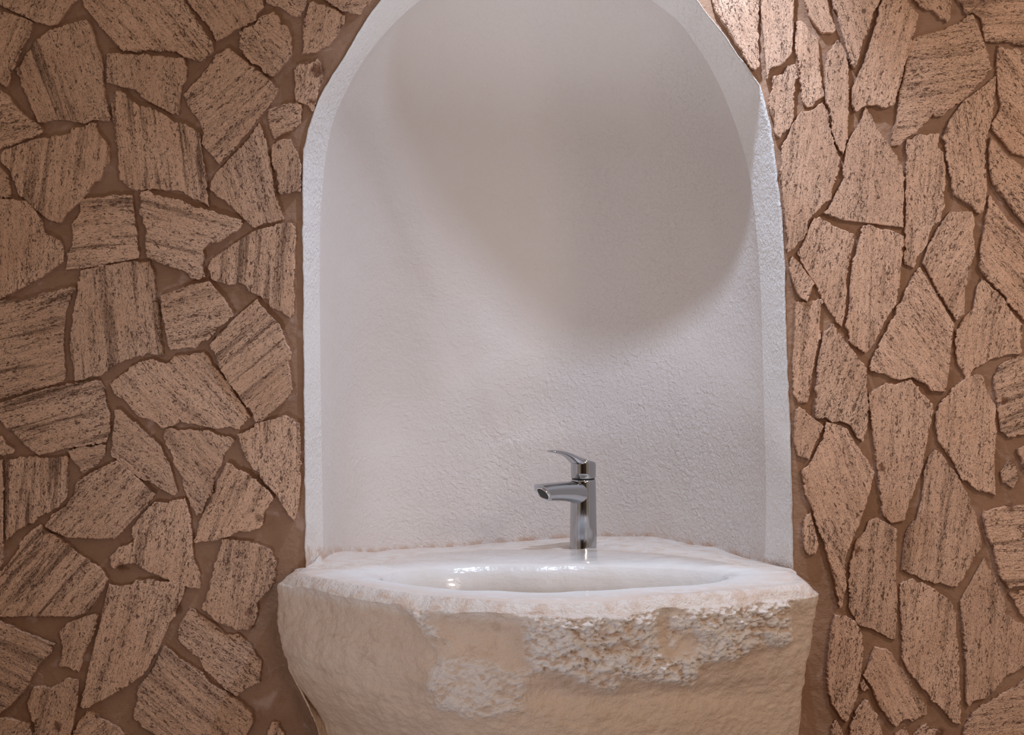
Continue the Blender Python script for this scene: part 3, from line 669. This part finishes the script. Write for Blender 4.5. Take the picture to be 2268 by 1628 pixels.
BF = ringfaces(len(bowl_rings))
cidx = len(BV); BV.append((BC[0], BC[1], ZR-.115)); deep.append(1); edge.append(0); rimf.append(0)
BF += [(cidx, (k+1) % NB, k) for k in range(NB)]
BF = [tuple(f) for f in BF]

# --- block: from the glaze edge to the rim, over it, and down the face
nrm2 = np.zeros_like(rim)
for k in range(NB):
    t = rim[(k+2) % NB]-rim[(k-2) % NB]; t /= np.linalg.norm(t)+1e-12
    nrm2[k] = (t[1], -t[0])
for _ in range(14): nrm2 = (np.roll(nrm2, 1, 0)+nrm2+np.roll(nrm2, -1, 0))/3
nrm2 /= np.linalg.norm(nrm2, axis=1)[:, None]

def inpoly(px, py, poly):
    ins = np.zeros(px.shape, bool); n = len(poly)
    for i in range(n):
        x1, y1 = poly[i]; x2, y2 = poly[(i+1) % n]
        c = ((y1 > py) != (y2 > py)) & (px < (x2-x1)*(py-y1)/((y2-y1) if y2 != y1 else 1e-9)+x1)
        ins ^= c
    return ins
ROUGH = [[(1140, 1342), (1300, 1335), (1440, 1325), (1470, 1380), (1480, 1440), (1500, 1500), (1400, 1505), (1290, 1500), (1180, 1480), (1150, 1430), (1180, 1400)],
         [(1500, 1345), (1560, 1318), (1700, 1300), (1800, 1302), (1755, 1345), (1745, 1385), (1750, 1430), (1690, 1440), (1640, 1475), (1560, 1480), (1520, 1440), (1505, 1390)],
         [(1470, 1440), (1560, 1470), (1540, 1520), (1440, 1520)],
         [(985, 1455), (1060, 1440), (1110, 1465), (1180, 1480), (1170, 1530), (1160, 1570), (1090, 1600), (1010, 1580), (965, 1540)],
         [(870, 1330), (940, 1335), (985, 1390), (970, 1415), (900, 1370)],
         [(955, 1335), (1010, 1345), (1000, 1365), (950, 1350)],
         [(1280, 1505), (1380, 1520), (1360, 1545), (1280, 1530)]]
DIPS = [(1475, 1380, 34, 60), (1065, 1400, 70, 45), (1770, 1380, 26, 50), (1370, 1440, 60, 22), (1240, 1545, 120, 26), (1590, 1545, 130, 30)]
KV, KF, chip_lit, topa = [], [], [], []
def addring(xy, z, ch, tp):
    for (x, y), zz, c, t in zip(xy, z, ch, tp):
        KV.append((x, y, zz)); chip_lit.append(c); topa.append(t)
last_xy = bowl_rings[-1][0]
free = np.clip(isfront, 0, 1)
nk = 0
z_last = np.array([v[2] for v in BV[(len(bowl_rings)-1)*NB:len(bowl_rings)*NB]])
zedge = None
RND = .016
for s in np.linspace(0, 1, 42):
    xy = last_xy+(rim-last_xy)*s
    z = topz(xy[:, 0], xy[:, 1])
    z = z-.010*math.exp(-1/.22)*(1-s)
    z = z-edgedrop(xy)
    rough = (fbm(np.c_[xy*70, np.zeros(NB)], 3, 31)-.5)*.006*np.clip(s, 0, 1)*free
    addring(xy, z+rough*s, .0*s+np.zeros(NB), np.clip(1-np.zeros(NB), 0, 1)); nk += 1
zrim = z
RZ = [(.85, 0), (.80, .004), (.76, .012), (.73, .014), (.70, .008), (.66, -.010), (.62, -.032), (0, -.10)]
RZr = [(.85, 0), (.78, .002), (.70, .006), (.62, .004), (0, -.02)]
zs = list(np.linspace(.832, .60, 175))+list(np.linspace(.58, 0.0, 16))
rows = []
for z in zs:
    sx = np.interp(-z, [-a for a, _ in RZ], [b for _, b in RZ]); sr = np.interp(-z, [-a for a, _ in RZr], [b for _, b in RZr])
    side = np.clip(-nrm2[:, 0]*1.3, 0, 1)
    sider = np.clip(nrm2[:, 0]*1.3, 0, 1)
    rows.append((z, sx*side+sr*sider))
zz = np.array([r[0] for r in rows])[:, None]+np.zeros(NB)[None]
blend = np.clip((.832-zz)/.05, 0, 1)
zz = zz+(zrim-.834)[None]*(1-blend)*free[None]            # the first rows follow the rim line
X = rim[None, :, 0]+np.zeros_like(zz); Y = rim[None, :, 1]+np.zeros_like(zz)
sh = np.stack([r[1] for r in rows])
dd = D+Y
px = CX+X*F/dd; py = CY+(HZ-zz)*F/dd
# soft roughness mask
pxw = px+(fbm(np.stack([X*28, Y*28, zz*28], -1), 3, 41)-.5)*110; pyw = py+(fbm(np.stack([X*28, Y*28, zz*28], -1), 3, 43)-.5)*80
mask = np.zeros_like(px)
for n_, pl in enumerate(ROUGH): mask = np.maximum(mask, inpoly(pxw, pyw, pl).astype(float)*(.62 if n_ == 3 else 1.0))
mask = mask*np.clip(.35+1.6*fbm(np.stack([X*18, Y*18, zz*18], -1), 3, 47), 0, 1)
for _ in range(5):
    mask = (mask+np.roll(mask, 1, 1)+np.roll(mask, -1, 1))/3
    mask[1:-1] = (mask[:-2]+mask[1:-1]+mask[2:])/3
msoft = mask.copy()
for _ in range(45):
    msoft = (msoft+np.roll(msoft, 1, 1)+np.roll(msoft, -1, 1))/3
    msoft[1:-1] = (msoft[:-2]+msoft[1:-1]+msoft[2:])/3
pp = np.stack([X, Y, zz], -1)
base = (fbm(pp*6, 3, 51)-.5)*.024+(fbm(pp*26, 3, 52)-.5)*.007
under = -np.clip((.835-zz)/.12, 0, 1)*.020-np.clip((.72-zz)/.3, 0, 1)*.03    # the face leans back under the rim
wp = pp+np.stack([fbm(pp*40, 2, 61), fbm(pp*40, 2, 62), fbm(pp*40, 2, 63)], -1)*.012
ch1 = fbm(wp*np.array([55, 55, 85]), 3, 71, .55); ch2 = fbm(wp*np.array([130, 130, 210]), 3, 72, .6)
led = (zz*75+fbm(wp*35, 3, 73)*5.5); led = (1-(led-np.floor(led)))                     # ledges: step out going down
chunk = (ch1-.47)*.014+(ch2-.5)*.013+(led-.5)*.0022+(fbm(wp*300, 2, 75)-.5)*.0065
dip = np.zeros_like(px)
for cx_, cy_, rx, ry in DIPS: dip += np.exp(-(((px-cx_)/rx)**2+((py-cy_)/ry)**2))*.008
fine = (fbm(pp*np.array([90, 90, 140]), 3, 81)-.5)*.004
disp = base+under-dip+msoft*.013+mask*chunk+fine
fade = np.clip((.845-zz)/.02, 0, 1)
atten = np.clip(free, 0, 1)[None]
shm = np.where((rim[None, :, 1] < .001) | (zz < .79), 1.0, 0.0)
disp = disp*fade*np.clip(-rim[None, :, 1]/.03, 0, 1)+sh*shm
X2 = X+nrm2[None, :, 0]*disp; Y2 = Y+nrm2[None, :, 1]*disp
inb = np.clip((.79-zz)/.004, 0, 1)                        # below the shelf the block ends at the face of the wall
Y2 = np.where(inb > 0, np.minimum(Y2, -.001), Y2)
shl = np.array([np.interp(-z_, [-a for a, _ in RZ], [b for _, b in RZ]) for z_ in zs])[:, None]
shr = np.array([np.interp(-z_, [-a for a, _ in RZr], [b for _, b in RZr]) for z_ in zs])[:, None]
rearm = (inb > 0) & (rim[None, :, 1] > -.02)
X2 = np.where(rearm, np.clip(X2, -.342-shl-under+.004, .440+shr+under-.004), X2)
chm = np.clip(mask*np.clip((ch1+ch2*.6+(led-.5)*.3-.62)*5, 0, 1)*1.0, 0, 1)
sl = (np.clip(((ch2-.45)*6), 0, 1))
rimw = np.clip((zz-.815)/.02, 0, 1)
for r in range(len(rows)):
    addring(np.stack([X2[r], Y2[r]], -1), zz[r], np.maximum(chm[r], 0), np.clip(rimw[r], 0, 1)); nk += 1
KF = ringfaces(nk)
bottom = [(nk-1)*NB+k for k in range(NB)]
KF.append(tuple(bottom))
block = mesh_obj('basin_block', KV, [tuple(reversed(f)) for f in KF], M_ROCK, smooth=True, attrs={'chip_lit': chip_lit, 'top': topa})
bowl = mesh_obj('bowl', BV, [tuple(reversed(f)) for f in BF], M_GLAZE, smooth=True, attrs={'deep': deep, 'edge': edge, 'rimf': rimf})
root = bpy.data.objects.new('stone_basin', None); COL.objects.link(root); root.location = (.05, -.1, 0)
bpy.context.view_layer.update()
for o in (block, bowl):
    o.parent = root; o.matrix_parent_inverse = root.matrix_world.inverted()
tag(root, 'rough-hewn beige stone basin with a shallow glossy white bowl under the arched niche', 'sink')
bowl['label'] = 'glossy white glazed bowl'
for o in (block, bowl):      # make normals consistent
    me = o.data
    import bmesh
    b = bmesh.new(); b.from_mesh(me); bmesh.ops.recalc_face_normals(b, faces=b.faces); b.to_mesh(me); b.free()

# ------------------------------------------------------------------ faucet
ft = bpy.data.objects.new('faucet', None); COL.objects.link(ft)
ft.location = (FX, FY, FZ+.001)
AZ = math.radians(180+40)          # spout direction: left and towards the room
ft.rotation_euler = (0, 0, AZ); ft.scale = (1.045,)*3     # local +x = spout direction
tag(ft, 'chrome single-lever faucet standing on the back ledge of the stone basin', 'faucet')

def lathe(name, prof, mat, parent, seg=72, shear=None, loc=(0, 0, 0)):
    V = []; Fc = []
    for r, z in prof:
        for k in range(seg):
            a = 2*math.pi*k/seg
            x, y = r*math.cos(a), r*math.sin(a)
            V.append((x, y, z+(shear(x, z) if shear else 0)))
    for r in range(len(prof)-1):
        for k in range(seg):
            a, b = r*seg+k, r*seg+(k+1) % seg
            Fc.append((a, b, b+seg, a+seg))
    Fc.append(tuple(reversed(range(seg)))); Fc.append(tuple((len(prof)-1)*seg+k for k in range(seg)))
    o = mesh_obj(name, V, Fc, mat, parent, smooth=True); o.location = loc
    return o

def autosmooth(o, ang=40):
    me = o.data
    sharp = []
    b = bmesh.new(); b.from_mesh(me)
    for e in b.edges:
        if len(e.link_faces) == 2 and e.calc_face_angle(0) > math.radians(ang): e.smooth = False
    b.to_mesh(me); b.free()

def loft(name, secs, mat, parent, seg=40, cap=True):
    """secs: list of rings (lists of xyz) with equal counts"""
    n = len(secs[0]); V = [p for s in secs for p in s]; Fc = []
    for r in range(len(secs)-1):
        for k in range(n):
            a, b = r*n+k, r*n+(k+1) % n
            Fc.append((a, b, b+n, a+n))
    if cap:
        Fc.append(tuple(reversed(range(n)))); Fc.append(tuple((len(secs)-1)*n+k for k in range(n)))
    o = mesh_obj(name, V, Fc, mat, parent, smooth=True)
    b = bmesh.new(); b.from_mesh(o.data); bmesh.ops.recalc_face_normals(b, faces=b.faces); b.to_mesh(o.data); b.free()
    return o

def sup(hw, zt, zb, x_of, n=44, e=2.6):
    """superelliptic section; x_of(z) gives the station so that cuts can be slanted"""
    out = []; zc, hh = (zt+zb)/2, (zt-zb)/2
    for k in range(n):
        a = 2*math.pi*k/n; c, s = math.cos(a), math.sin(a)
        y = hw*math.copysign(abs(c)**(2/e), c); z = zc+hh*math.copysign(abs(s)**(2/e), s)
        out.append((x_of(z), y, z))
    return out

RB, RT = .0222, .0207
body = lathe('body', [(.0205, 0), (RB+.0004, 0), (RB+.0004, .0015), (RB, .003), (RB, .03), (.0215, .07), (RT, .112), (RT-.0002, .1145), (RT-.0010, .1155), (.0186, .1158)], M_CHROME, ft)
autosmooth(body)
collar = lathe('collar', [(.0188, .114), (.0190, .1185)], M_DARK, ft); autosmooth(collar)
# lever cap with slanted top, plus lever
cap = lathe('handle', [(.0186, .1180), (.0202, .1182), (.0207, .1192), (.0209, .128), (.0209, .138), (.0205, .1405), (.0195, .1418), (.012, .1424), (.002, .1426)], M_CHROME, ft,
            shear=lambda x, z: max(0, (z-.128)/.0146)*(x+.0209)*.26)
autosmooth(cap, 50)
secs = []
for x, hw, zt, zb in [(-.014, .0105, .1440, .1360), (-.004, .0145, .1478, .1370), (.006, .0172, .1515, .1370), (.014, .0168, .1545, .1380), (.021, .0150, .1572, .1420), (.028, .0130, .1598, .1478), (.036, .0118, .1624, .1530), (.045, .0112, .1648, .1572), (.054, .0112, .1664, .1600), (.063, .0108, .1672, .1618), (.070, .0092, .1674, .1632), (.074, .0062, .1672, .1644), (.0755, .0025, .1668, .1652)]:
    secs.append(sup(hw, zt, zb, lambda z, x=x: x, e=2.2))
lev = loft('lever', secs, M_CHROME, cap)
autosmooth(lev, 60)
# spout
secs = []
stations = [(.000, .0196, .1135, .0720, 0), (.010, .0198, .1136, .0738, 0), (.018, .0196, .1137, .0758, 0), (.026, .0190, .1138, .0784, .0), (.036, .0182, .1140, .0808, .04), (.048, .0177, .1142, .0826, .12), (.060, .0175, .1143, .0838, .3), (.070, .0174, .1141, .0846, .52), (.078, .0174, .1138, .0850, .74)]
for x, hw, zt, zb, sl_ in stations:
    secs.append(sup(hw, zt, zb, lambda z, x=x, s=sl_, zt=zt, zb=zb: x+s*(z-zb)*1.0, e=2.3))
spout = loft('spout', secs, M_CHROME, ft, cap=True)
autosmooth(spout, 45)
# outlet: ring and dark opening on the slanted end face
zt, zb = .1138, .0850; x0, sl_ = .078, .74
ctr = Vector((x0+sl_*((zt+zb)/2-.0015-zb), 0, (zt+zb)/2-.0015))
ax = Vector((-sl_, 0, -1)).cross(Vector((0, 1, 0))); 
tang = Vector((sl_, 0, 1)).normalized(); nor = tang.cross(Vector((0, 1, 0))); nor = -nor if nor.x < 0 else nor; nor.normalize()
def disc_ring(name, prof, mat, parent, sx=1.0, sy=1.0, seg=48, capend=True):
    V = []; Fc = []
    for r, h in prof:
        for k in range(seg):
            a = 2*math.pi*k/seg
            p = ctr+Vector((0, 1, 0))*(r*sx*math.cos(a))+tang*(r*sy*math.sin(a))+nor*h
            V.append(tuple(p))
    for r in range(len(prof)-1):
        for k in range(seg):
            a, b = r*seg+k, r*seg+(k+1) % seg
            Fc.append((a, b, b+seg, a+seg))
    if capend:
        Fc.append(tuple(range(seg))); Fc.append(tuple(reversed([(len(prof)-1)*seg+k for k in range(seg)])))
    o = mesh_obj(name, V, Fc, mat, parent, smooth=True)
    b = bmesh.new(); b.from_mesh(o.data); bmesh.ops.recalc_face_normals(b, faces=b.faces); b.to_mesh(o.data); b.free()
    autosmooth(o, 50)
    return o
aer = disc_ring('aerator', [(.0132, -.001), (.0132, .0012), (.0126, .0020), (.0116, .0020), (.0110, .0008)], M_STEEL, spout, 1.05, 1.0)
disc_ring('aerator_opening', [(.0109, -.0005), (.0109, .0010), (.0098, .0012)], M_DARK, spout, 1.05, 1.0)

# ------------------------------------------------------------------ rest of the room (out of frame, seen only in reflections)
def box(name, x0, x1, y0, y1, z0, z1, mat, parent=None):
    V = [(x, y, z) for x in (x0, x1) for y in (y0, y1) for z in (z0, z1)]
    return mesh_obj(name, V, [(0, 1, 3, 2), (4, 6, 7, 5), (0, 4, 5, 1), (2, 3, 7, 6), (0, 2, 6, 4), (1, 5, 7, 3)], mat, parent)
fl_ = box('floor', W0, W1, -4.6, .55, -.1, 0, M_FLOOR); tag(fl_, 'beige stone floor', 'floor', 'structure')
wf = box('wall_front', -2.4, 2.4, -4.7, -4.6, 0, 2.7, M_ROOM); tag(wf, 'brown plaster wall opposite the niche', 'wall', 'structure')
dr = box('door_1', -1.15, -.25, -4.6, -4.56, 0, 2.05, M_DOOR); tag(dr, 'dark wooden door in the wall opposite the niche', 'door', 'structure')

# ------------------------------------------------------------------ light
w = bpy.data.worlds.new('world'); SC.world = w; w.use_nodes = True
nt = w.node_tree; bg = nt.nodes['Background']
bg.inputs[0].default_value = (.52, .408, .325, 1); bg.inputs[1].default_value = .61

def lamp(name, ty, loc, target, energy, color, size=.1, **kw):
    d = bpy.data.lights.new(name, ty); d.energy = energy; d.color = color
    if ty == 'AREA': d.size = size
    else: d.shadow_soft_size = size
    for k, v in kw.items(): setattr(d, k, v)
    o = bpy.data.objects.new(name, d); COL.objects.link(o); o.location = loc
    o.rotation_euler = (Vector(target)-Vector(loc)).to_track_quat('-Z', 'Y').to_euler()
    return o
# downlight just in front of the wall above the basin
lamp('ceiling_spotlight', 'SPOT', (.264, -.25, 2.12), (.10, .0, .85), 37, (.64, .77, 1.0), .014, spot_size=math.radians(98), spot_blend=.9)
# unseen uplight added low in front to brighten reveal, niche and block
lamp('reveal_fill', 'SPOT', (-.75, -1.15, .40), (.22, .05, 1.5), 16, (.82, .87, 1.0), .08, spot_size=math.radians(84), spot_blend=1.0)
# made-up spot below the basin rim, added to brighten the arch soffit
lamp('arch_fill', 'SPOT', (.05, -.57, .62), (.06, .0, 2.05), 20, (.86, .90, 1.0), .03, spot_size=math.radians(47), spot_blend=1.0)
# warm fill added from the right, no such fixture known
lamp('room_fill', 'AREA', (1.1, -2.9, 1.6), (.6, 0, 1.1), 9, (1.0, .80, .66), .7)
lamp('stone_fill', 'SPOT', (1.45, -1.5, 2.1), (.80, 0, 1.1), 36, (1.0, .82, .71), .12, spot_size=math.radians(64), spot_blend=1.0)  # unseen spot added to lift the stones on the right
